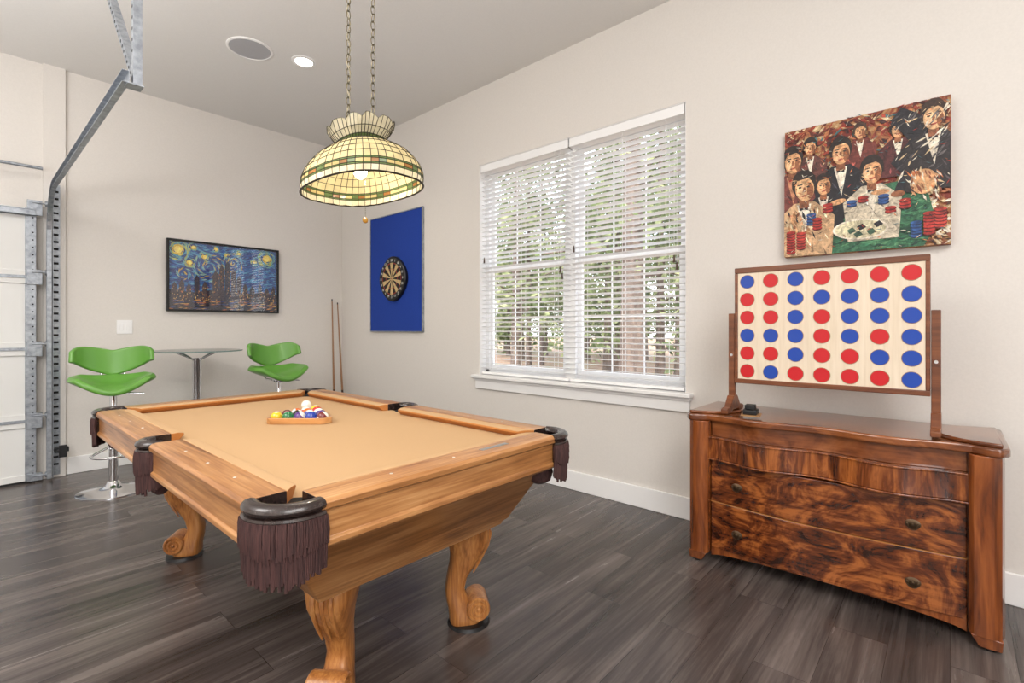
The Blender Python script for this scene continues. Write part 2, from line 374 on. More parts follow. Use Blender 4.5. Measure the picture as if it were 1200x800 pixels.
# ------------------------------------------------------------ pool table
TX,TY=1.119,2.345; HX,HY=.628,1.135; ZT=.811; ZF=.775
t=grp('pool_table',(TX,TY,0))
def rect(hx,hy,z): return [(-hx,-hy,z),(hx,-hy,z),(hx,hy,z),(-hx,hy,z)]
b=B(); b.loft([rect(.40,.935,.425),rect(.405,.94,.44),rect(.42,.955,.452),rect(.555,1.06,.665),rect(.575,1.08,.675),rect(.575,1.08,.69)])
b.done('cabinet','oak_x',t,bev=.006)
b=B(); b.box(-.55,.55,-1.06,1.06,.69,ZF); b.done('slate_bed','felt',t)
cg=.128; mg=.075
def rail(p0,p1,n,nm,wmat,c0,c1):
    p0=Vector(p0);p1=Vector(p1);n=Vector(n)
    prof=[(0.006,ZT-.135),(-.004,ZT-.125),(-.004,ZT-.112),(.004,ZT-.106),(.004,ZT-.035),(-.008,ZT-.028),(-.010,ZT-.012),(0,ZT-.002),(.012,ZT),(.098,ZT),(.100,ZT-.004),(.100,ZT-.06),(.05,ZT-.135)]
    b=B(); b.loft([[p+n*a+Vector((0,0,z)) for a,z in prof] for p in (p0,p1)])
    b.bm.faces.ensure_lookup_table(); b.bm.faces[-1].material_index=1; b.bm.faces[-2].material_index=1
    b.done(nm+'_rail',[wmat,'leather'],t,bev=.0015,ang=25)
    d=(p1-p0).normalized()
    cp=[(.100,ZT-.001),(.125,ZT-.001),(.148,ZT-.006),(.150,ZT-.014),(.128,ZF),(.100,ZF)]
    R=[]
    b=B()
    for p,sg,cc in ((p0,1,c0),(p1,-1,c1)):
        R.append([p+n*a+d*sg*(max(0,(a-.1))*cc) +Vector((0,0,z)) for a,z in cp])
    b.loft(R)
    b.bm.faces.ensure_lookup_table()
    for i,f in enumerate(b.bm.faces):
        if i in (0,1): f.material_index=1
    b.done(nm+'_cushion',['cush_shaded','felt'],t,bev=.002)
    b=B(); Ln=(p1-p0).length
    for k in (1,2,3):
        c=p0+d*Ln*k/4+n*.05+Vector((0,0,ZT)); b.cyl(c,c+Vector((0,0,.0008)),.005,n=10)
    b.done(nm+'_sights','white',t)
rail((-HX+cg,-HY,0),(HX-cg,-HY,0),(0,1,0),'near_end','oak_x',1.1,1.1)
rail((-HX+cg,HY,0),(HX-cg,HY,0),(0,-1,0),'far_end','oak_x',1.1,1.1)
for sx,nm in ((-1,'left'),(1,'right')):
    rail((sx*HX,-HY+cg,0),(sx*HX,-mg,0),(-sx,0,0),nm+'_lower','oak_y',1.1,.3)
    rail((sx*HX,mg,0),(sx*HX,HY-cg,0),(-sx,0,0),nm+'_upper','oak_y',.3,1.1)
b=B(); b.box(.13,.27,-HY+.04,-HY+.062,ZT,ZT+.001); b.done('name_plate',mat('plate',srgb(170,170,170),.3,.9),t)
def pocket(cx,cy,a0,a1,R,nm,hr,kmin):
    b=B(); b.mi=0
    n=28
    prof=[(R-.012,ZT-.002),(R,ZT-.004),(R+.004,ZT-.03),(R+.002,ZT-.13),(R-.014,ZT-.135),(R-.02,ZT-.03)]
    b.loft([[ (cx+math.cos(a)*r,cy+math.sin(a)*r,z) for r,z in prof] for a in [a0+(a1-a0)*i/n for i in range(n+1)]])
    rings=[]
    for i in range(n+1):
        a=a0+(a1-a0)*i/n; k=kmin+(1-kmin)*math.sin(pi*i/n)**.5
        c=Vector((cx+math.cos(a)*(R-.010),cy+math.sin(a)*(R-.010),ZT-.013)); d=Vector((math.cos(a),math.sin(a),0))
        rings.append([c+d*math.cos(2*pi*q/12)*.026*k+Vector((0,0,math.sin(2*pi*q/12)*.017*(.85+.15*k))) for q in range(12)])
    b.loft(rings)
    pts=[(cx+math.cos(a0+(a1-a0)*i/n)*(R+.004),cy+math.sin(a0+(a1-a0)*i/n)*(R+.004),ZT-.036) for i in range(n+1)]
    b.tube(pts,.009,8)
    b.mi=1
    b.lathe([(hr,ZF-.07),(hr,ZF+.0015)],(cx,cy,0),24)
    b.done(nm+'_leather',['leather','dark'],t)
    b=B(); m=int((a1-a0)*24)
    f0,f1=a0-.02,a1+.02
    for tier,(z0,L1,ro,cnt) in enumerate(((ZT-.038,.085,.008,m),(ZT-.045,.15,.001,m))):
        for i in range(cnt):
            a=f0+(f1-f0)*(i+.5)/cnt+random.gauss(0,.008); rr=R+ro+.004
            L=L1*(1+.05*random.gauss(0,1))*(.82+.18*math.sin(pi*i/cnt))
            pts=[]
            for k in range(5):
                q=k/4; r2=rr+random.gauss(0,.001)+(.004*math.sin(q*3))
                aa=a+random.gauss(0,.006)*q
                pts.append((cx+math.cos(aa)*r2,cy+math.sin(aa)*r2,z0-L*q))
            b.tube(pts,[.0035,.0042,.004,.0042,.0055],5)
    b.done(nm+'_fringe','fringe',t)
    b=B()
    b.lathe([(R*.45,ZT-.13),(R*.55,ZT-.17),(R*.45,ZT-.205),(R*.2,ZT-.22)],(cx,cy,0),18)
    b.done(nm+'_net','fringe',t)
off=.100
for sx in (-1,1):
    for sy in (-1,1):
        mid=math.atan2(sy,sx)
        pocket(sx*(HX-off),sy*(HY-off),mid-1.12,mid+1.12,.108,'corner_pocket',.068,.85)
    mid=0 if sx>0 else pi
    pocket(sx*(HX-.045),0,mid-1.45,mid+1.45,.068,'side_pocket',.05,.6)
def rsq(e,p,c,he,hp,z,n=24,ex=3.2):
    o=[]
    for i in range(n):
        a=2*pi*i/n; ca,sa=math.cos(a),math.sin(a)
        x=abs(ca)**(2/ex)*(1 if ca>=0 else -1)*he; y=abs(sa)**(2/ex)*(1 if sa>=0 else -1)*hp
        o.append(c+e*x+p*y+Vector((0,0,z)))
    return o
for sx in (-1,1):
    for sy in (-1,1):
        c=Vector((sx*.285+.022,sy*.79,0)); e=Vector((sx*.8,sy*.6,0)).normalized(); p=Vector((-e.y,e.x,0))
        b=B()
        S=[(.475,-.01,.086,.082),(.44,0,.095,.085),(.40,.016,.098,.082),(.35,.028,.088,.071),(.30,.022,.071,.059),(.25,.002,.054,.050),(.20,-.020,.043,.044),(.15,-.030,.040,.042),(.11,-.022,.044,.045),(.075,-.004,.054,.050),(.045,.01,.064,.055),(.02,.014,.066,.057),(.012,.014,.064,.055)]
        rings=[]
        for k in range(len(S)-1):
            for q in (0,.5):
                s_=[S[k][j]*(1-q)+S[k+1][j]*q for j in range(4)]
                rings.append(rsq(e,p,c+e*s_[1],s_[2],s_[3],s_[0]))
        rings.append(rsq(e,p,c+e*S[-1][1],S[-1][2],S[-1][3],S[-1][0]))
        b.loft(rings)
        for (o_,z,r,hl) in ((.064,.076,.049,.058),):
            cc=c+e*o_+Vector((0,0,z)); b.cyl(cc-p*hl,cc+p*hl,r,n=24)
            for sg in (-1,1):
                ec=cc+p*hl*sg; b.torus(ec,r*.85,r*.14,e,Vector((0,0,1)),20,6); b.torus(ec,r*.45,r*.13,e,Vector((0,0,1)),16,6); b.sphere(ec,r*.18,n=8,m=6)
        for k in (-1,0,1):
            pts=[c+e*(.02+o2)+p*k*.03+Vector((0,0,z)) for z,o2 in ((.43,.083),(.38,.096),(.33,.084),(.27,.053),(.22,.026))]
            b.tube(pts,[.006,.011,.010,.008,.003],6)
        b.done('leg','oak_z',t,ang=50)
        b=B(); b.cyl(c+e*.03,c+e*.03+Vector((0,0,.013)),.09,.085,n=28); b.done('foot_pad','black',t)
b=B(); b.box(-.25,.25,-.83,.83,.40,.43); b.done('under_frame','oak_y',t)

r=grp('ball_rack',(1.10,2.40,ZF),-math.radians(48.35))
tri=[(-.1144,.05),(.1144,.05),(0,.05+.198)]
cols=[(232,190,40),(30,60,160),(200,40,36),(80,40,120),(226,110,36),(24,110,60),(110,30,34),(20,20,22),(232,190,40),(30,60,160),(200,40,36),(80,40,120),(226,110,36),(24,110,60),(110,30,34)]
order=[0,10,2,12,4,13,6,7,9,3,8,5,11,1,14]
bi=0; R=.0286
for row in range(5):
    for j in range(row+1):
        k=order[bi]; x=(j-row/2)*.0574; y=.05+(4-row)*.0497
        mb=mat('ball_%d'%(k+1),srgb(*cols[k]),.1,coat=.5)
        b=B(); b.T=Matrix.Translation((x,y,R+.0005))@Matrix.Rotation(random.uniform(0,3),4,'Z')@Matrix.Rotation(random.uniform(-1.2,1.2),4,'X')
        b.mi=0; b.sphere((0,0,0),R,n=24,m=16)
        b.bm.faces.ensure_lookup_table()
        inv=b.T.inverted()
        for f in b.bm.faces:
            z=(inv@f.calc_center_median()).z/R
            if k>8 and abs(z)>.52: f.material_index=1
            if k<=8 and z>.9: f.material_index=1
        b.done('ball_%d'%(k+1),[mb,'white'],r); bi+=1
path=[]
for (vx,vy),a0 in zip(tri,(-5*pi/6,-pi/6,pi/2)):
    for k in range(-5,6):
        a=a0+k/5*pi/3; path.append((vx,vy,a))
b=B(); rings=[]
for vx,vy,a in path:
    d=(math.cos(a),math.sin(a)); rings.append([(vx+d[0]*q,vy+d[1]*q,z) for q,z in ((.031,.001),(.046,.001),(.046,.030),(.031,.030))])
b.loft(rings,loop=True); b.done('triangle_frame',wood('rack_wood',srgb(150,96,50),srgb(196,140,84),srgb(214,164,108),'x'),r,bev=.002)
b=B(); b.sphere((0,0,0),.0286,n=28,m=18); b.done('cue_ball','white',loc=(1.34,2.782,ZF+.0288))

# ------------------------------------------------------------ pendant lamp
lx,ly,lz=1.19,1.96,1.862
g=grp('stained_glass_pendant_lamp',(lx,ly,lz))
A_,B_=.205,.325
M['sg_cream']=stained('stained_glass_cream',srgb(222,212,182),.10)
M['sg_yel']=stained('stained_glass_yellow',srgb(200,180,126),.06)
M['sg_green']=stained('stained_glass_green',srgb(96,114,72),.04)
M['sg_red']=stained('stained_glass_amber',srgb(150,106,62),.05)
M['sg_dome']=stained('stained_glass_honey',srgb(208,194,150),.11)
M['lead']=mat('lead_came',srgb(52,46,34),.45,.6)
def se(a,ax,ay,ex=2.5):
    ca,sa=math.cos(a),math.sin(a)
    return abs(ca)**(2/ex)*(1 if ca>=0 else -1)*ax, abs(sa)**(2/ex)*(1 if sa>=0 else -1)*ay
prof=[(.985,0,0),(1.0,.026,3),(1.0,.034,1),(.995,.050,3),(.985,.058,4),(.94,.088,4),(.86,.118,4),(.76,.146,4),(.64,.168,0),(.50,.185,2),(.44,.190,0),(.36,.198,0)]
nseg=44
def shade(b,prof,scal=0):
    rings=[]
    for k,(s,z,_) in enumerate(prof):
        ring=[]
        for i in range(nseg):
            x,y=se(2*pi*i/nseg,A_*s,B_*s)
            zz=z
            if scal and k==len(prof)-1: zz+=.016*(1 if i%4 in(1,2) else (-.2 if i%4==0 else .6))
            if k==0 and not scal: zz-=.004*(i%2)
            ring.append((x,y,zz))
        rings.append(ring)
    b.loft(rings,False)
    b.bm.faces.ensure_lookup_table()
    nf=0
    for k in range(len(prof)-1):
        for i in range(nseg):
            f=b.bm.faces[nf]; nf+=1
            mi=prof[k][2]
            if mi==1: mi=(1,3,2,1)[i%4]
            elif mi==3: mi=2
            f.material_index=mi
crown=[(.36,.198,2),(.40,.212,0),(.48,.238,0),(.55,.268,0)]
for nm,pf,sc in (('dome',prof,0),('crown',crown,1)):
    b=B(); shade(b,pf,sc); o=b.done(nm+'_glass',['sg_cream','sg_yel','sg_green','sg_red','sg_dome'],g,smooth=False)
    b=B(); shade(b,pf,sc)
    for f in b.bm.faces: f.material_index=0
    o=b.done(nm+'_lead_came','lead',g,smooth=False); md=o.modifiers.new('w','WIREFRAME'); md.thickness=.0042; md.use_even_offset=False
b=B(); b.tube([(se(2*pi*i/60,A_,B_)[0],se(2*pi*i/60,A_,B_)[1],-.002) for i in range(61)],.004,6); b.box(-.012,.012,-.12,.12,.195,.205)
b.cyl((0,0,.13),(0,0,.20),.018,n=14); b.cyl((0,-.1,.20),(0,-.1,.27),.003); b.cyl((0,.1,.20),(0,.1,.27),.003)
b.done('metal_frame','lead',g)
b=B(); b.sphere((0,0,.085),.03,(1,1,1.2)); b.done('bulb',mat('bulb_glow',(1,1,1,1),.3,emit=(1,.9,.72,1),es=14),g)
brass=mat('chain_brass',srgb(120,112,92),.3,.9)
for yy in (-.10,.10):
    b=B(); z=.26; k=0
    while z<ZC-lz-.02:
        X=(1,0,0) if k%2 else (0,1,0)
        b.torus((0,yy,z),.010,.0022,X,(0,0,1),12,5,sy=1.9); z+=.033; k+=1
    b.cyl((0,yy,ZC-lz-.02),(0,yy,ZC-lz),.012)
    b.done('chain',brass,g)
b=B(); pts=[(math.sin(k*1.6)*.008,.10+math.cos(k*1.6)*.008,.27+k*.03) for k in range(int((ZC-lz-.29)/.03))]; b.tube(pts,.0025,5); b.done('cord',mat('cord',srgb(170,160,135),.6),g)
b=B()
for k in range(34): b.sphere((0,-.04,.1-k*.0068),.0018,n=6,m=4)
b.done('pull_chain',brass,g)
b=B(); b.sphere((0,-.04,-.14),.013); b.done('pull_bead',mat('amber',srgb(190,140,50),.15,coat=.5),g)
l=bpy.data.lights.new('bulb_light','POINT'); l.energy=8; l.color=(1,.9,.74); l.shadow_soft_size=.03
lo=bpy.data.objects.new('bulb_light',l); COL.objects.link(lo); lo.parent=g; lo.location=(0,0,.035)

# ------------------------------------------------------------ ceiling fittings
b=B(); b.mi=0; b.lathe([(.165,0),(.165,-.006),(.150,-.010),(.148,-.006)],(1.526,4.109,ZC)); b.mi=1; b.lathe([(.148,-.005),(.146,-.007)],(1.526,4.109,ZC))
b.done('ceiling_speaker',['trim',mat('speaker_grille',srgb(174,174,178),.7)])
g=grp('recessed_ceiling_light',(1.893,3.976,ZC))
b=B(); b.lathe([(.095,0),(.095,-.005),(.07,-.008),(.068,-.004)],n=32,cap=False); b.done('trim_ring','trim',g)
b=B(); b.lathe([(.069,-.003),(.068,-.005)]); b.done('lens',mat('led_lens',(1,1,1,1),.4,emit=(1,.93,.82,1),es=9),g)

# ------------------------------------------------------------ garage door + track
g=grp('door_1',(0,5.56,0))
zs=[.015,.5,1.08,1.66,2.22]
b=B()
M['doorw']=mat('garage_door_white',srgb(226,226,224),.5)
for i in range(4):
    z0,z1=zs[i]+.004,zs[i+1]-.004
    b.box(-2.3,.42,0,.04,z0,z1); b.box(-2.3,.42,-.012,0,z0,z0+.05); b.box(-2.3,.42,-.012,0,z1-.05,z1)
b.done('sections','doorw',g,bev=.003)
b=B()
for i in range(4):
    b.box(.36,.425,-.016,.0,zs[i]+.005,zs[i+1]-.005)
for z in zs[1:-1]: b.box(-2.3,.42,-.02,-.012,z-.012,z+.012)
b.box(-2.3,.42,-.05,-.012,2.15,2.158); b.box(-2.3,.42,-.05,-.046,2.15,2.20); b.box(-2.3,.42,-.05,-.012,2.195,2.203)
for z in zs: b.box(.37,.46,-.035,-.016,z-.06+.06*(z<.1),z+.06); b.cyl((.40,-.04,z+.04),(.50,-.04,z+.04),.006,n=8); b.cyl((.475,-.04,z+.04),(.495,-.04,z+.04),.022,n=16)
b.cyl((-2.3,-.06,2.54),(.46,-.06,2.54),.013,n=12)
b.done('hinges_and_struts','steel',g,bev=.0015)
b=B()
for i in range(4):
    zz=zs[i]+.06
    while zz<zs[i+1]-.04: b.cyl((.405,-.0165,zz),(.405,-.0175,zz),.006,n=8); zz+=.06
b.done('stile_holes','dark',g)
b=B(); b.box(-2.3,.42,0,.04,0,.018); b.done('bottom_seal','black',g)

g=grp('garage_door_track',(0,0,0))
ZK=2.37
b=B()
tp=[(5.52,.02),(5.52,1.98)]
for k in range(1,9):
    a=k/8*pi/2; tp.append((5.52-.36*(1-math.cos(a)),1.98+.385*math.sin(a)))
tp.append((2.74,ZK))
def chan(b,x,tp,wd=.055,dp=.028,th=.0035):
    rings=[]
    for i,(y,z) in enumerate(tp):
        a=tp[max(i-1,0)]; c=tp[min(i+1,len(tp)-1)]
        d=Vector((0,c[0]-a[0],c[1]-a[1])).normalized(); n=Vector((0,d.z,-d.y)); P=Vector((x,y,z))
        pr=[(-wd/2,-dp),(-wd/2,0),(wd/2,0),(wd/2,-dp),(wd/2-th,-dp),(wd/2-th,-th),(-wd/2+th,-th),(-wd/2+th,-dp)]
        rings.append([P+n*u+Vector((1,0,0))*v for u,v in pr])
    b.loft(rings)
chan(b,.512,tp)
b.box(.52,.524,5.50,5.608,.02,2.45); b.box(.524,.575,5.604,5.608,.02,2.45)
b.box(.505,.53,5.50,5.60,2.3,2.36)
b.box(.524,.528,2.74,2.775,ZK-.03,ZC); b.box(.528,.558,2.74,2.743,ZK-.03,ZC)
b.T=Matrix.Translation((.526,2.76,ZK))@Matrix.Rotation(math.radians(-42),4,'X')
b.box(0,.004,-.017,.017,0,1.43); b.box(.004,.034,-.017,-.014,0,1.43)
b.T=Matrix()
b.box(.50,.56,2.72,2.79,ZK-.035,ZK-.029)
b.done('rails_and_hangers','steel',g,smooth=False)
b=B()
z=2.5
while z<ZC-.04: b.cyl((.523,2.757,z),(.5235,2.757,z),.008,n=8); z+=.05
s42,c42=math.sin(math.radians(42)),math.cos(math.radians(42))
for k in range(27):
    q=.06+k*.05; c=Vector((.525,2.76+q*s42,ZK+q*c42)); b.cyl(c,c+Vector((-.001,0,0)),.008,n=8)
z=.1
while z<2.4: b.box(.53,.565,5.6025,5.6035,z,z+.018); z+=.06
b.done('slots','dark',g)
b=B(); b.box(.53,.62,5.50,5.54,.22,.26); b.cyl((.55,5.5,.24),(.55,5.44,.24),.012); b.box(.55,.60,5.43,5.445,.19,.29); b.done('side_lock','black',g,bev=.003)

b=B(); b.box(-.058,.058,-.006,0,-.062,.062)
b.box(-.038,-.012,-.010,-.006,-.033,.033); b.box(.012,.038,-.010,-.006,-.033,.033)
b.done('light_switch','vinyl',loc=(1.015,YB,1.258),bev=.002)

# ------------------------------------------------------------ bar stools
def stool(loc,rz):
    g=grp('bar_stool',loc,rz)
    b=B(); b.lathe([(.225,0),(.225,.006),(.21,.012),(.12,.024),(.05,.045),(.036,.075),(.030,.08),(.030,.44),(.024,.445),(.022,.73),(.05,.735),(.06,.75),(.06,.765)],n=40)
    b.torus((0,-.10,.30),.13,.010,n=28,m=8,a0=-pi-.4,a1=.4)
    b.tube([(.12,-.05,.30),(.05,-.01,.33),(0.03,0,.34)],.009); b.tube([(-.12,-.05,.30),(-.05,-.01,.33),(-.03,0,.34)],.009)
    b.tube([(.03,0,.75),(.12,-.02,.745),(.19,-.03,.735)],.006)
    for sx in (-1,1):
        b.tube([(sx*.05,.02,.752),(sx*.055,.14,.758),(sx*.06,.19,.80),(sx*.07,.205,.88),(sx*.08,.20,.97)],.009)
    b.done('chrome_base','chrome',g,ang=50)
    b=B(); nx,ny=22,12; rows=[]
    for j in range(ny+1):
        tt=-1+2*j/ny; row=[]
        for i in range(nx+1):
            s=-1+2*i/nx
            wv=.262*(1-.22*abs(tt)**2.6)
            dep=.20*(1-.34*abs(s)**2.2)
            x=s*wv; y=tt*dep
            z=.795+.085*abs(s)**1.7-.03*(1-s*s)*(max(0,-tt))**2+.09*max(0,tt)**2.4*(1-abs(s))**.7
            row.append((x,y,z))
        rows.append(row)
    b.loft(rows,False,False); o=b.done('seat','green',g,ang=180)
    md=o.modifiers.new('s','SOLIDIFY'); md.thickness=.045; md.offset=-0.2
    md=o.modifiers.new('ss','SUBSURF'); md.levels=1; md.render_levels=2
    b=B(); rows=[]
    for j in range(9):
        q=j/8; row=[]
        for i in range(nx+1):
            s=-1+2*i/nx; aa=abs(s)
            zb=.868+.105*min(1,aa*1.25)**1.2+.02*aa**6; zt=1.072+.04*math.sin(min(aa*1.25,1)*pi/2)-.045*aa**6
            x=.250*math.sin(s*1.25)/math.sin(1.25); y=.205-.15*aa**2.0+.03*(q-.5)
            row.append((x,y,zb+(zt-zb)*q))
        rows.append(row)
    b.loft(rows,False,False); o=b.done('backrest','green',g,ang=180)
    md=o.modifiers.new('s','SOLIDIFY'); md.thickness=.034; md.offset=0
    md=o.modifiers.new('ss','SUBSURF'); md.levels=1; md.render_levels=2
stool((.795,4.80,0),math.radians(-9))
stool((2.05,4.82,0),math.radians(4))
g=grp('bistro_table',(1.44,5.10,0))
b=B(); b.lathe([(.24,0),(.24,.006),(.22,.014),(.10,.03),(.045,.06),(.036,.09),(.036,.96),(.05,.98)],n=40)
for k in range(4):
    a=k*pi/2+.5; b.tube([(.03*math.cos(a),.03*math.sin(a),.96),(.12*math.cos(a),.12*math.sin(a),1.0),(.2*math.cos(a),.2*math.sin(a),1.03)],.008)
    b.cyl((.2*math.cos(a),.2*math.sin(a),1.028),(.2*math.cos(a),.2*math.sin(a),1.038),.02,n=14)
b.done('chrome_pedestal','chrome',g,ang=50)
b=B(); b.lathe([(.36,1.038),(.364,1.043),(.36,1.048)],n=56); b.done('glass_top','tglass',g)
b=B(); b.torus((0,0,1.043),.364,.004,n=56,m=6); b.done('glass_edge',mat('glass_edge',srgb(120,150,145),.15),g)

# ------------------------------------------------------------ flat painted shapes helper
fm=lambda x,y,z:(x,-z,y)
cd={}
VAR=[.3]
def cm(c,rough=.55):
    key=c
    if key not in cd:
        var=VAR[0]
        lo=tuple(max(0,int(v*(1-var))) for v in c); hi=tuple(min(255,int(v*(1+var*.6)+10)) for v in c)
        cd[key]=noisy('paint_%d_%d_%d'%c,[(.35,srgb(*lo)),(.5,srgb(*c)),(.66,srgb(*hi))],(1,1,1),26,5,1.5,rough,0,.3 if var>.2 else 0,nrough=.7)
    return cd[key]
def clip(poly,x0,x1,y0,y1):
    def cl(P,inside,inter):
        out=[]
        for i in range(len(P)):
            a,b_=P[i-1],P[i]
            if inside(b_):
                if not inside(a): out.append(inter(a,b_))
                out.append(b_)
            elif inside(a): out.append(inter(a,b_))
        return out
    def ix(x): return lambda a,b_:(x,a[1]+(b_[1]-a[1])*(x-a[0])/(b_[0]-a[0]))
    def iy(y): return lambda a,b_:(a[0]+(b_[0]-a[0])*(y-a[1])/(b_[1]-a[1]),y)
    for ins,it in ((lambda p:p[0]>=x0,ix(x0)),(lambda p:p[0]<=x1,ix(x1)),(lambda p:p[1]>=y0,iy(y0)),(lambda p:p[1]<=y1,iy(y1))):
        if len(poly)<3: return []
        poly=cl(poly,ins,it)
    return poly if len(poly)>=3 else []
class Flat:
    def __init__(s,g,y0,bx,bz): s.g=g; s.z=y0; s.items={}; s.bx=bx; s.bz=bz
    def poly(s,pts,c):
        pts=clip(pts,-s.bx,s.bx,-s.bz,s.bz)
        if not pts: return
        s.z+=.000008
        b=s.items.setdefault(c,B()); vs=[b.v(fm(x,y,s.z)) for x,y in pts]; b.f(vs)
    def done(s,nm):
        for i,(c,b) in enumerate(s.items.items()): b.done('%s_%d'%(nm,i+1),cm(c),s.g,smooth=False)

# ------------------------------------------------------------ skyline picture (back wall)
VAR[0]=.12
g=grp('framed_skyline_picture',(1.855,YB,1.762))
W2,H2=.526,.35
b=B()
for x0,x1,z0,z1 in ((-W2,W2,H2-.02,H2),(-W2,W2,-H2,-H2+.02),(-W2,-W2+.02,-H2+.02,H2-.02),(W2-.02,W2,-H2+.02,H2-.02)): b.box(x0,x1,-.050,0,z0,z1)
b.done('frame','black',g,bev=.003)
b=B(); b.box(-W2+.01,W2-.01,-.012,-.004,-H2+.01,H2-.01); b.done('print',mat('print_base',srgb(24,70,140),.5),g,smooth=False)
F=Flat(g,.0125,W2-.02,H2-.02)
BLU=[(16,66,150),(22,84,170),(14,48,116),(44,120,188),(84,160,200),(26,98,176),(16,56,132)]
YEL=[(238,200,60),(248,218,96),(214,180,60)]
def stroke(x,z,a,l,w_,c):
    dx,dz=math.cos(a),math.sin(a); F.poly([(x-dx*l,z-dz*l),(x-dz*w_*.6,z+dx*w_*.6),(x+dx*l,z+dz*l),(x+dz*w_*.6,z-dx*w_*.6)],c)
stars=((-.43,.25,.085),(-.30,.29,.035),(-.20,.20,.045),(-.33,.13,.04),(.12,.27,.03),(.40,.24,.075),(.0,.24,.02),(.27,.19,.03),(-.10,.29,.025))
swirl=((-.16,.10,.12),(.06,.16,.09),(-.38,.02,.07))
for k in range(2200):
    x=random.uniform(-.52,.52); z=random.uniform(-.16,.34)
    a=.35*math.sin(x*7+z*4); c=random.choice(BLU) if math.sin((z+.05*math.sin(x*9))*60)<.3 else random.choice([BLU[3],BLU[4],BLU[1]])
    for sx_,sz_,sr in swirl:
        d=math.hypot(x-sx_,z-sz_)
        if d<sr*1.2:
            a=math.atan2(z-sz_,x-sx_)+pi/2+.4
            c=random.choice([BLU[4],BLU[4],(150,196,180),YEL[2]]) if (d*48)%2<.9 else random.choice(BLU[:3])
    for sx_,sz_,sr in stars:
        d=math.hypot(x-sx_,z-sz_)
        if d<sr*1.25:
            a=math.atan2(z-sz_,x-sx_)+pi/2; c=random.choice(YEL) if d<sr*.6 else random.choice([(120,180,170),BLU[4],(190,196,100)])
    stroke(x,z,a,.028,.010,c)
for sx_,sz_,sr in stars: F.poly(ell(sx_,sz_,sr*.4,sr*.4),(250,226,120))
F.poly([(-.52,-.35),(.52,-.35),(.52,-.15),(.35,-.13),(.18,-.15),(-.1,-.12),(-.3,-.16),(-.52,-.14)],(20,26,50))
for x,w_,h in ((-.46,.05,-.08),(-.40,.045,-.05),(-.34,.04,-.09),(-.27,.045,.0),(-.20,.045,-.06),(-.10,.06,.05),(-.045,.045,.12),(.01,.05,.16),(.065,.045,.09),(.12,.05,.02),(.18,.05,-.06),(.25,.05,-.08),(.33,.04,-.05),(.40,.045,-.09),(.47,.04,-.07)):
    F.poly([(x-w_/2,-.27),(x+w_/2,-.27),(x+w_/2,h-.02),(x+w_*.2,h),(x,h+.018),(x-w_*.2,h),(x-w_/2,h-.03)],(24,26,50) if int(x*100)%2 else (50,40,54))
for k in range(300):
    x=random.uniform(-.48,.48); z=random.uniform(-.27,-.11+.2*math.exp(-((x+.02)/.09)**2)); s=random.uniform(.0015,.0035)
    F.poly([(x-s,z-s),(x+s,z-s),(x+s,z+s*1.5),(x-s,z+s*1.5)],random.choice([(236,176,80),(216,130,60),(246,210,130)]))
for k in range(260):
    x=random.uniform(-.52,.52); z=random.uniform(-.34,-.23)
    stroke(x,z,.12,.03,.005,random.choice([(226,130,50),(30,70,140),(26,50,110),(240,180,80),(18,22,44),(18,22,44),(18,22,44)]))
F.done('print_detail')
b=B(); b.box(-W2+.02,W2-.02,-.046,-.045,-H2+.02,H2-.02); b.done('glazing',thinglass('picture_glazing',fixed=.055),g,smooth=False)
VAR[0]=.3

RW=-pi/2
# ------------------------------------------------------------ dartboard
g=grp('dartboard_backing_panel',(XW,4.495,1.848),RW)
b=B(); b.box(-.47,.47,-.022,0,-.635,.635); b.done('cloth_panel','bluefelt',g)
b=B()
for x0,x1,z0,z1 in ((-.478,.478,.632,.642),(-.478,.478,-.642,-.632),(-.478,-.468,-.632,.632),(.468,.478,-.632,.632)): b.box(x0,x1,-.027,0,z0,z1)
b.done('edge_frame','steel',g)
g=grp('dartboard',(XW-.023,4.50,1.779),RW)
b=B(); b.loft([[(.235*k*math.cos(2*pi*i/40)*(1+.03*math.cos(8*pi*i/40)),y,.235*k*math.sin(2*pi*i/40)*(1+.03*math.cos(8*pi*i/40))) for i in range(40)] for k,y in ((1,0),(1,-.03),(.96,-.038))]); b.done('housing','black',g)
b=B()
def sector(r0,r1,a0,a1,y,mi):
    b.mi=mi; n=4
    o=[(r*math.cos(a),r*math.sin(a)) for r,aa in ((r1,[a0+(a1-a0)*i/n for i in range(n+1)]),(r0,[a1-(a1-a0)*i/n for i in range(n+1)])) for a in aa]
    b.prism(o,y-.001,y,fm)
for k in range(20):
    a0=(k-.5)*pi/10+.008; a1=(k+.5)*pi/10-.008; e=k%2
    sector(.02,.098,a0,a1,.0395,e); sector(.100,.110,a0,a1,.0395,2+e); sector(.112,.160,a0,a1,.0395,e); sector(.162,.172,a0,a1,.0395,2+e)
b.mi=3; b.prism(ell(0,0,.018,.018),.038,.040,fm); b.mi=2; b.prism(ell(0,0,.008,.008),.040,.041,fm)
b.done('target_face',[mat('db_black',srgb(24,22,22),.7),mat('db_cream',srgb(206,180,130),.7),mat('db_red',srgb(150,40,36),.6),mat('db_tan',srgb(196,170,120),.6)],g,smooth=False)
nums=[6,13,4,18,1,20,5,12,9,14,11,8,16,7,19,3,17,2,15,10]
wt=mat('number_white',srgb(225,225,220),.5)
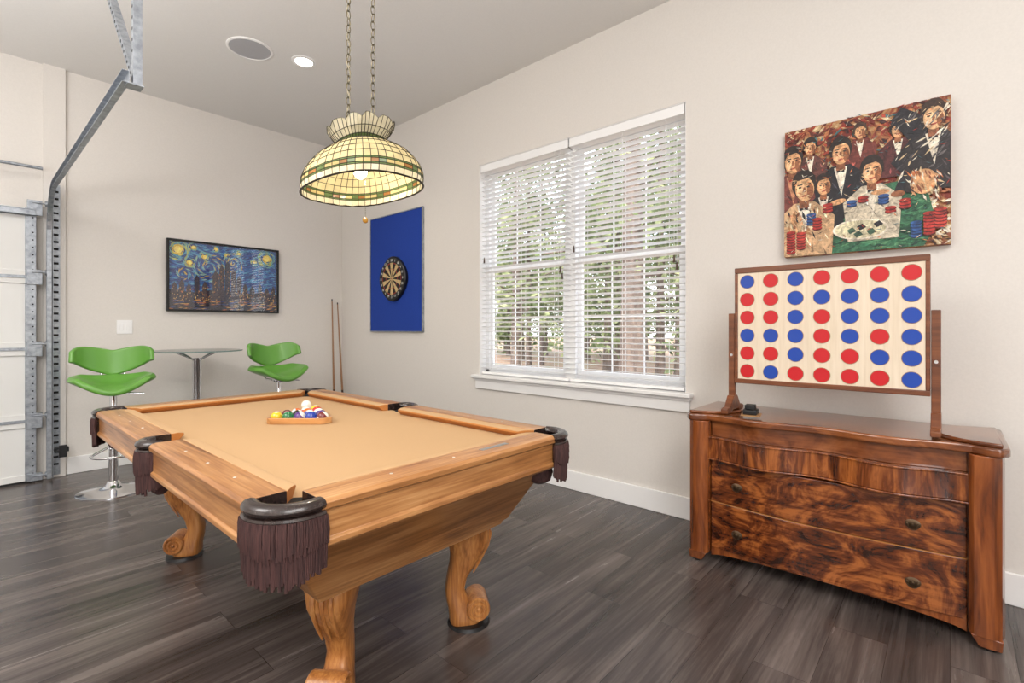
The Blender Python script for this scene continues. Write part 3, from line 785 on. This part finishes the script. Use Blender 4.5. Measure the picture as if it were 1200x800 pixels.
for k,nn in enumerate(nums):
    cu=bpy.data.curves.new('number','FONT'); cu.body=str(nn); cu.size=.036; cu.align_x='CENTER'; cu.align_y='CENTER'; cu.extrude=.0005
    cu.materials.append(wt); o=bpy.data.objects.new('number_%d'%nn,cu); COL.objects.link(o); o.parent=g
    a=k*pi/10; o.location=(.198*math.cos(a),-.040,.198*math.sin(a)); o.rotation_euler=(pi/2,0,0)

# ------------------------------------------------------------ pool cues leaning in the corner
for (x0,y0,x1,y1,L1) in ((2.98,5.47,3.03,5.627,1.60),(3.09,5.44,3.10,5.625,1.56)):
    p=Vector((x0,y0,0)); q=Vector((x1,y1,L1))
    b=B(); P=lambda t_:p.lerp(q,t_)
    b.mi=2; b.cyl(P(0)+Vector((0,0,.003)),P(.01),.014,.0145,n=12); b.mi=1; b.cyl(P(.01),P(.32),.0145,.0125,n=12); b.mi=0; b.cyl(P(.32),P(.985),.0125,.0065,n=12); b.mi=2; b.cyl(P(.985),P(1),.0066,n=12)
    b.done('pool_cue',[mat('maple',srgb(150,108,72),.3),mat('cue_butt',srgb(64,34,24),.25),'black'])

# ------------------------------------------------------------ poker painting
PW,PH=.353,.355
g=grp('poker_painting',(XW,.352,2.003),RW)
b=B(); b.box(-PW,PW,-.04,-.002,-PH,PH)
pm=noisy('painted_canvas',[(0.3,srgb(58,26,22)),(0.45,srgb(132,50,36)),(0.55,srgb(176,130,84)),(0.66,srgb(206,184,140))],(1,1,1),9,8,1.2,.6,0,.2,nrough=.7)
b.done('canvas',pm,g,bev=.002)
F=Flat(g,.0403,PW-.001,PH-.001)
def P(u,v): return (-PW+2*PW*u, PH-2*PH*v)
def pl(pts,c): F.poly([P(*p) for p in pts],c)
def el(u,v,ru,rv,c,rot=0):
    x,z=P(u,v); F.poly(ell(x,z,ru*2*PW,rv*2*PH,22,rot),c)
def strokes(n,u0,u1,v0,v1,cols,l=.035,w_=.008,ang=None):
    for k in range(n):
        u=random.uniform(u0,u1); v=random.uniform(v0,v1); a=random.uniform(-1.2,1.2) if ang is None else ang+random.gauss(0,.25)
        ll=l*random.uniform(.4,1); ww=w_*random.uniform(.5,1.3); du,dv=math.cos(a),math.sin(a)
        pl([(u-du*ll,v-dv*ll),(u-dv*ww,v+du*ww),(u+du*ll*.9,v+dv*ll*.9),(u+dv*ww*.8,v-du*ww*.8)],random.choice(cols))
SK=(206,154,108); SKD=(138,84,54); HR=(38,26,22); BK=(30,28,34); WH=(226,214,194); RD=(164,42,34); GN=(52,100,72); BL=(40,78,134); CR=(210,184,144); OR=(196,114,64); TL=(70,110,116)
strokes(900,0,1,0,.62,[(144,52,40),(110,40,32),(166,66,46),(72,36,34),(180,112,72),(132,60,44),CR,(96,44,36),TL,(60,34,34)],.05,.012)
strokes(300,0,.25,.5,1,[(166,102,66),CR,(130,58,42),(80,50,40),SK],.05,.012)
strokes(300,.8,1,.3,1,[(166,102,66),CR,(130,70,48),(80,50,40),SK,WH],.05,.012)
pl([(.26,.60),(.45,.545),(.72,.53),(.88,.62),(.93,.86),(.86,1.0),(.08,1.0),(.16,.78)],GN)
strokes(420,.16,.88,.60,.99,[(40,90,64),(66,124,86),(36,74,58),(80,132,92),(46,104,74),(32,60,52)],.05,.009,-.1)
def man(u,v,s,suit,shirt,hair,skin=SK,tilt=0):
    pl([(u-.12*s,v+.42*s),(u-.145*s,v+.18*s),(u-.05*s,v+.09*s),(u+.05*s,v+.09*s),(u+.145*s,v+.18*s),(u+.13*s,v+.42*s)],suit)
    sc=[tuple(min(255,int(q*1.7)+14) for q in suit),tuple(int(q*.6) for q in suit),suit]
    strokes(16,u-.11*s,u+.11*s,v+.14*s,v+.38*s,sc,.04*s,.006,1.2)
    pl([(u-.035*s,v+.10*s),(u+.035*s,v+.10*s),(u+.005*s,v+.28*s)],shirt)
    pl([(u-.02*s,v+.11*s),(u,v+.125*s),(u+.02*s,v+.11*s),(u+.02*s,v+.135*s),(u,v+.128*s),(u-.02*s,v+.135*s)],BK if shirt==WH else RD)
    pl([(u-.02*s,v+.05*s),(u+.02*s,v+.05*s),(u+.025*s,v+.12*s),(u-.025*s,v+.12*s)],SKD)
    el(u,v-.01*s,.060*s,.083*s,hair,tilt)
    el(u+.003*s,v+.015*s,.046*s,.068*s,skin,tilt)
    el(u-.015*s,v+.02*s,.020*s,.042*s,tuple(min(255,q+26) for q in skin))
    el(u+.030*s,v+.03*s,.016*s,.042*s,SKD)
    pl([(u-.052*s,v-.02*s),(u-.04*s,v-.075*s),(u+.02*s,v-.09*s),(u+.055*s,v-.05*s),(u+.05*s,v-.02*s),(u+.02*s,v-.045*s),(u-.03*s,v-.035*s)],hair)
    for q in (-.02,.02):
        el(u+q*s,v+.004*s,.008*s,.005*s,HR); pl([(u+(q-.013)*s,v-.012*s),(u+(q+.013)*s,v-.016*s),(u+(q+.013)*s,v-.009*s),(u+(q-.013)*s,v-.006*s)],HR)
    pl([(u-.003*s,v+.005*s),(u+.006*s,v+.005*s),(u+.010*s,v+.032*s),(u-.007*s,v+.032*s)],SKD)
    pl([(u-.016*s,v+.050*s),(u+.02*s,v+.045*s),(u+.012*s,v+.056*s),(u-.008*s,v+.058*s)],(150,60,50))
    strokes(12,u-.05*s,u+.05*s,v-.05*s,v+.07*s,[skin,SKD,CR,OR],.018*s,.004)
man(.18,.16,.8,(90,50,44),WH,HR); man(.72,.16,.8,(80,36,36),WH,HR); man(.50,.12,.7,(110,50,42),WH,(60,40,30))
man(.06,.24,1.25,(110,54,46),(180,122,88),HR)
man(.38,.24,1.2,BK,WH,HR)
man(.27,.47,.95,BK,WH,HR)
man(.57,.42,1.2,(196,184,162),WH,HR)
man(.14,.46,1.4,(190,154,116),WH,HR,(210,164,118),.15)
strokes(60,.02,.22,.66,.86,[(120,70,44),(210,190,154),(150,104,66),SK,BK],.05,.01,1.3)
pl([(.74,.02),(.90,.14),(.84,.36),(.68,.10)],BK)
pl([(.68,.40),(.80,.24),(1,.26),(1,.60),(.90,.52),(.80,.52),(.74,.64),(.70,.60),(.74,.48)],BK)
pl([(.78,.42),(.98,.30),(1,.34),(.82,.48)],WH)
man(.91,.12,1.2,(40,34,36),WH,(60,40,30),(214,170,126))
strokes(70,.68,1,.05,.5,[BK,(70,66,70),(100,94,94),WH,CR,(50,40,44)],.05,.007,-.8)
el(.86,.56,.07,.085,SK); strokes(50,.78,.96,.48,.68,[SK,SKD,WH,(130,70,50),CR,OR],.04,.008,1.2)
el(.36,.62,.055,.02,SK,.2); el(.62,.59,.055,.018,SK); el(.72,.62,.04,.022,SKD)
el(.50,.84,.17,.075,WH,-.05); el(.50,.84,.155,.065,(210,200,166),-.05)
for k,(u,v) in enumerate(((.42,.84),(.48,.82),(.54,.86),(.58,.81),(.46,.87))): pl([(u,v),(u+.035,v-.02),(u+.06,v+.01),(u+.02,v+.03)],BK if k%2 else (60,90,70))
def chips(u,v,n,c1,c2):
    for k in range(n):
        el(u,v-.022*k,.033,.014,c2); el(u,v-.022*k-.006,.032,.012,c1)
chips(.05,.97,8,RD,(96,20,20)); chips(.12,.94,6,(176,54,44),(100,24,22)); chips(.19,.76,4,BL,(20,40,80)); chips(.23,.80,4,RD,(90,20,20)); chips(.30,.68,3,RD,(90,20,20))
chips(.82,.93,5,BL,(20,40,80)); chips(.89,.92,7,RD,(90,20,20)); chips(.95,.88,6,(176,54,44),(90,20,20)); chips(.76,.72,3,RD,(90,20,20)); chips(.45,.66,2,BL,(20,40,80)); chips(.52,.64,2,RD,(90,20,20)); chips(.64,.67,3,BL,(20,40,80)); chips(.68,.74,2,RD,(90,20,20))
strokes(220,0,1,0,1,[CR,WH,RD,BK,OR,TL],.024,.003)
F.done('figures')

# ------------------------------------------------------------ dresser
g=grp('serpentine_dresser',(2.883,.455,0),RW); g.scale=(1.035,1,1)
def front(x0,x1,fn,yb,n=40):
    return [(x0+(x1-x0)*i/n,fn(x0+(x1-x0)*i/n)) for i in range(n+1)]+[(x1,yb),(x0,yb)]
Lw=.96
up=lambda x:-.250+.028*math.cos(4*pi*x/Lw)
upm=lambda x:-.210+.022*math.cos(4*pi*x/Lw)
low=lambda x:-.200-.040*math.cos(pi*x/Lw)
b=B(); b.box(-.50,.50,-.17,.25,.09,.755); b.done('carcass','wal_z',g)
for sx in (-1,1):
    b=B()
    pts=[(.49,.25),(.49,-.235),(.505,-.252),(.53,-.26),(.56,-.258),(.582,-.24),(.59,-.21),(.59,.25)]
    if sx<0: pts=[(-x,y) for x,y in pts][::-1]
    b.prism(pts,.055,.755)
    for y0,y1 in ((-.255,-.17),(.17,.245)):
        xa,xb=(.495,.585) if sx>0 else (-.585,-.495)
        xm0,xm1=(.52,.582) if sx>0 else (-.582,-.52)
        b.loft([[(xm0,y0+.01,.012),(xm1,y0+.01,.012),(xm1,y1-.02,.012),(xm0,y1-.02,.012)],[(xa,y0,.058),(xb,y0,.058),(xb,y1,.058),(xa,y1,.058)]])
    b.done('side_stile','wal_z',g,bev=.003,ang=30)
b=B()
for sx in (-1,1):
    for y in (-.22,.2): b.cyl((sx*.55,y,0),(sx*.55,y,.013),.014,n=12)
b.done('casters','black',g)
b=B(); b.prism(front(-.487,.487,low,-.15),.082,.324); b.done('bottom_drawer','wal_x',g,bev=.003,ang=30)
b=B(); b.prism(front(-.487,.487,low,-.15),.328,.545); b.done('middle_drawer','wal_x',g,bev=.003,ang=30)
b=B(); b.prism(front(-.488,.488,lambda x:low(x)-.0008,-.15),.3235,.3268); b.done('inlay_line',mat('inlay',srgb(176,116,56),.4),g,ang=30)
b=B(); b.prism(front(-.50,.50,lambda x:up(x)-.010,-.12),.552,.560); b.prism(front(-.50,.50,up,-.12),.560,.664); b.prism(front(-.50,.50,lambda x:up(x)-.006,-.12),.664,.672); b.done('top_drawer','wal_d',g,bev=.002,ang=30)
b=B(); b.prism(front(-.487,.487,upm,-.12),.672,.755); b.done('frieze','wal_top',g,bev=.002,ang=30)
b=B()
ap=[(x/20*.487,.085) for x in range(20,-21,-1)]+[(-.487+.974*i/30,.035+.03*abs(math.sin(pi*i/30))**.5) for i in range(31)]
b.prism(ap,.17,.20,lambda x,y,z:(x,-z,y)); b.done('apron','wal_z',g,bev=.002,ang=30)
def topfn(x):
    a=abs(x)
    return -.245+.020*math.cos(4*pi*x/Lw) if a<.5 else -.225-.040*min(1,(a-.5)/.05)
b=B()
pts=[(-.60+1.2*i/60,topfn(-.60+1.2*i/60)) for i in range(61)]
pts[0]=(-.60,-.235); pts[-1]=(.60,-.235)
pts+=[(.605,-.22),(.605,.255),(-.605,.255),(-.605,-.22)]
b.prism(pts,.755,.79); b.done('top','wal_top',g,bev=.008,ang=30,segs=3)
for sx in (-1,1):
    b=B(); pts=[(sx*(.585-.20*math.sin(a)),-.03-.21*math.cos(a)) for a in [pi*i/20 for i in range(21)]]
    pts=[(sx*.585,-.24)]+pts[1:-1]+[(sx*.585,.20)]
    b.prism(pts,.79,.806); b.done('raised_end_plate','wal_top',g,bev=.005,ang=30)
pull=mat('antique_brass',srgb(92,74,56),.35,.85)
b=B()
for x in (-.355,.325):
    for z in (.428,.185):
        y=low(x)
        b.loft([[(x+.026*k*math.cos(2*pi*i/20),y-yy,z+.019*k*math.sin(2*pi*i/20)) for i in range(20)] for k,yy in ((1,-.003),(1,.003),(.6,.007))])
        b.torus((x,y-.012,z-.004),.016,.003,(1,0,0),(0,0,1),16,6,a0=-pi-.3,a1=.3); b.sphere((x,y-.012,z+.002),.006,n=10,m=8)
        for q in (-1,1): b.sphere((x+q*.018,y-.009,z),.005,n=8,m=6)
b.done('drawer_pulls',pull,g)

# ------------------------------------------------------------ giant four-in-a-row game
ZG=.806
g=grp('giant_four_in_a_row_game',(2.76,.46,ZG),RW)
bw,z0,z1=.392,.165,.752
b=B()
b.box(-bw+.01,bw-.01,-.018,-.012,z0+.012,z1-.02); b.box(-bw+.01,bw-.01,.012,.018,z0+.012,z1-.02)
b.done('face_boards','cream',g)
b=B(); b.box(-bw-.004,bw+.004,-.024,.024,z1-.022,z1+.006); b.box(-bw-.004,bw+.004,-.024,.024,z0-.012,z0+.012); b.box(-bw-.004,-bw+.012,-.022,.022,z0+.012,z1-.022); b.box(bw-.012,bw+.004,-.022,.022,z0+.012,z1-.022)
b.done('board_frame','bwood',g,bev=.003)
G=["BRBRRRR","RRBBBBB","RRBRBBB","BBBRBRB","RRBRRBB","RBRRRRB"]
bb={'R':B(),'B':B()}; rim=B()
for rI,row in enumerate(G):
    for cI,ch in enumerate(row):
        x=-bw+.058+cI*(2*bw-.116)/6; z=z1-.068-rI*(z1-z0-.122)/5
        bb[ch].prism(ell(x,z,.0335,.0335,32),.0185,.0195,fm); bb[ch].prism(ell(x,z,.0335,.0335,32),-.0195,-.0185,fm)
        rim.torus((x,-.0185,z),.0345,.0016,(1,0,0),(0,0,1),32,6)
bb['R'].done('red_discs','red',g); bb['B'].done('blue_discs','blue',g); rim.done('hole_rims',mat('rim',srgb(150,120,90),.6),g)
for sx in (-1,1):
    b=B(); x=sx*(bw+.022)
    b.box(x-.016,x+.016,-.014,.014,.03,.52)
    pr=[(-.13,0),(-.13,.022),(-.105,.03),(-.08,.03),(-.03,.085),(.03,.085),(.08,.03),(.105,.03),(.13,.022),(.13,0),(.06,0),(.05,.012),(-.05,.012),(-.06,0)]
    b.loft([[(xx,y,z) for y,z in pr] for xx in (x-.017,x+.017)])
    b.done('stand_post','bwood',g,bev=.003)
    b=B(); b.cyl((x,-.015,.30),(x,-.018,.30),.007,n=12); b.done('bolt','chrome',g)
b=B(); b.T=Matrix.Rotation(.15,4,'Z')
b.prism([(-.045,-.032),(.035,-.034),(.05,-.014),(.05,.017),(.035,.034),(-.045,.032)],0,.024); b.prism([(-.035,-.024),(.02,-.024),(.02,.024),(-.035,.024)],.024,.048)
b.T=Matrix(); b.done('dart_case','black',loc=(2.70,.765,.8105),bev=.004)
b=B(); b.box(-.058,.058,-.045,.045,0,.004); b.done('coaster',mat('tan_leather',srgb(166,126,84),.5),loc=(2.69,.76,.8062),rotz=.2)

# ------------------------------------------------------------ lighting
def area(nm,loc,rot,sx,sy,e,col=(1,.975,.95)):
    l=bpy.data.lights.new(nm,'AREA'); l.shape='RECTANGLE'; l.size=sx; l.size_y=sy; l.energy=e; l.color=col
    o=bpy.data.objects.new(nm,l); COL.objects.link(o); o.location=loc; o.rotation_euler=rot; return o
area('overhead_fill',(0,-1.2,3.40),(0,0,0),2.2,1.6,92)  # added soft fill behind the camera, not a real ceiling fixture
area('overhead_fill',(-1.6,2.4,3.40),(0,0,0),1.6,1.6,70)  # further added overhead fill, out of view to the left
area('rear_fill',(-1.6,-2.6,1.7),(math.radians(90),0,math.radians(-25)),2.4,1.8,98,(.96,.98,1))  # added cool fill before a solid wall, no window there
area('upward_fill',(-.9,-.9,1.9),(math.radians(180),0,0),1.6,1.6,75,(1,.985,.97))  # unseen fill added to brighten the ceiling, aimed up
area('upward_fill',(-1.3,2.6,1.9),(math.radians(180),0,0),1.4,2.6,115,(1,.985,.97))  # larger added fill for the ceiling, just left of the view
l=bpy.data.lights.new('recessed_spot','SPOT'); l.energy=50; l.spot_size=2.2; l.spot_blend=.8; l.color=(1,.92,.8); l.shadow_soft_size=.06
o=bpy.data.objects.new('recessed_spot',l); COL.objects.link(o); o.location=(1.893,3.976,ZC-.03)
l=bpy.data.lights.new('sun','SUN'); l.energy=4.2; l.angle=.03; l.color=(1,.97,.92)
o=bpy.data.objects.new('sun',l); COL.objects.link(o); o.rotation_euler=(math.radians(20),math.radians(-42),0)
wd=bpy.data.worlds.new('world'); scene.world=wd; wd.use_nodes=True
N=wd.node_tree.nodes; L=wd.node_tree.links
bg=N['Background']; sk=N.new('ShaderNodeTexSky'); sk.sky_type='NISHITA'; sk.sun_disc=False; sk.sun_elevation=math.radians(48); sk.sun_rotation=math.radians(250); sk.dust_density=4; sk.air_density=1
mx=N.new('ShaderNodeMix'); mx.data_type='RGBA'; mx.inputs['Factor'].default_value=.6; mx.inputs['B'].default_value=(4.5,4.6,4.8,1)
L.new(sk.outputs['Color'],mx.inputs['A']); L.new(mx.outputs['Result'],bg.inputs['Color']); bg.inputs['Strength'].default_value=.85

# ------------------------------------------------------------ camera
cam=bpy.data.cameras.new('camera'); co=bpy.data.objects.new('camera',cam); COL.objects.link(co)
co.location=(0,0,1.25); co.rotation_euler=(pi/2,0,-math.radians(48.35))
cam.sensor_width=36; cam.lens=17.34; cam.shift_y=-16/1200; cam.clip_start=.02; cam.clip_end=300
scene.camera=co
scene.view_settings.view_transform='Standard'
scene.view_settings.look='None'
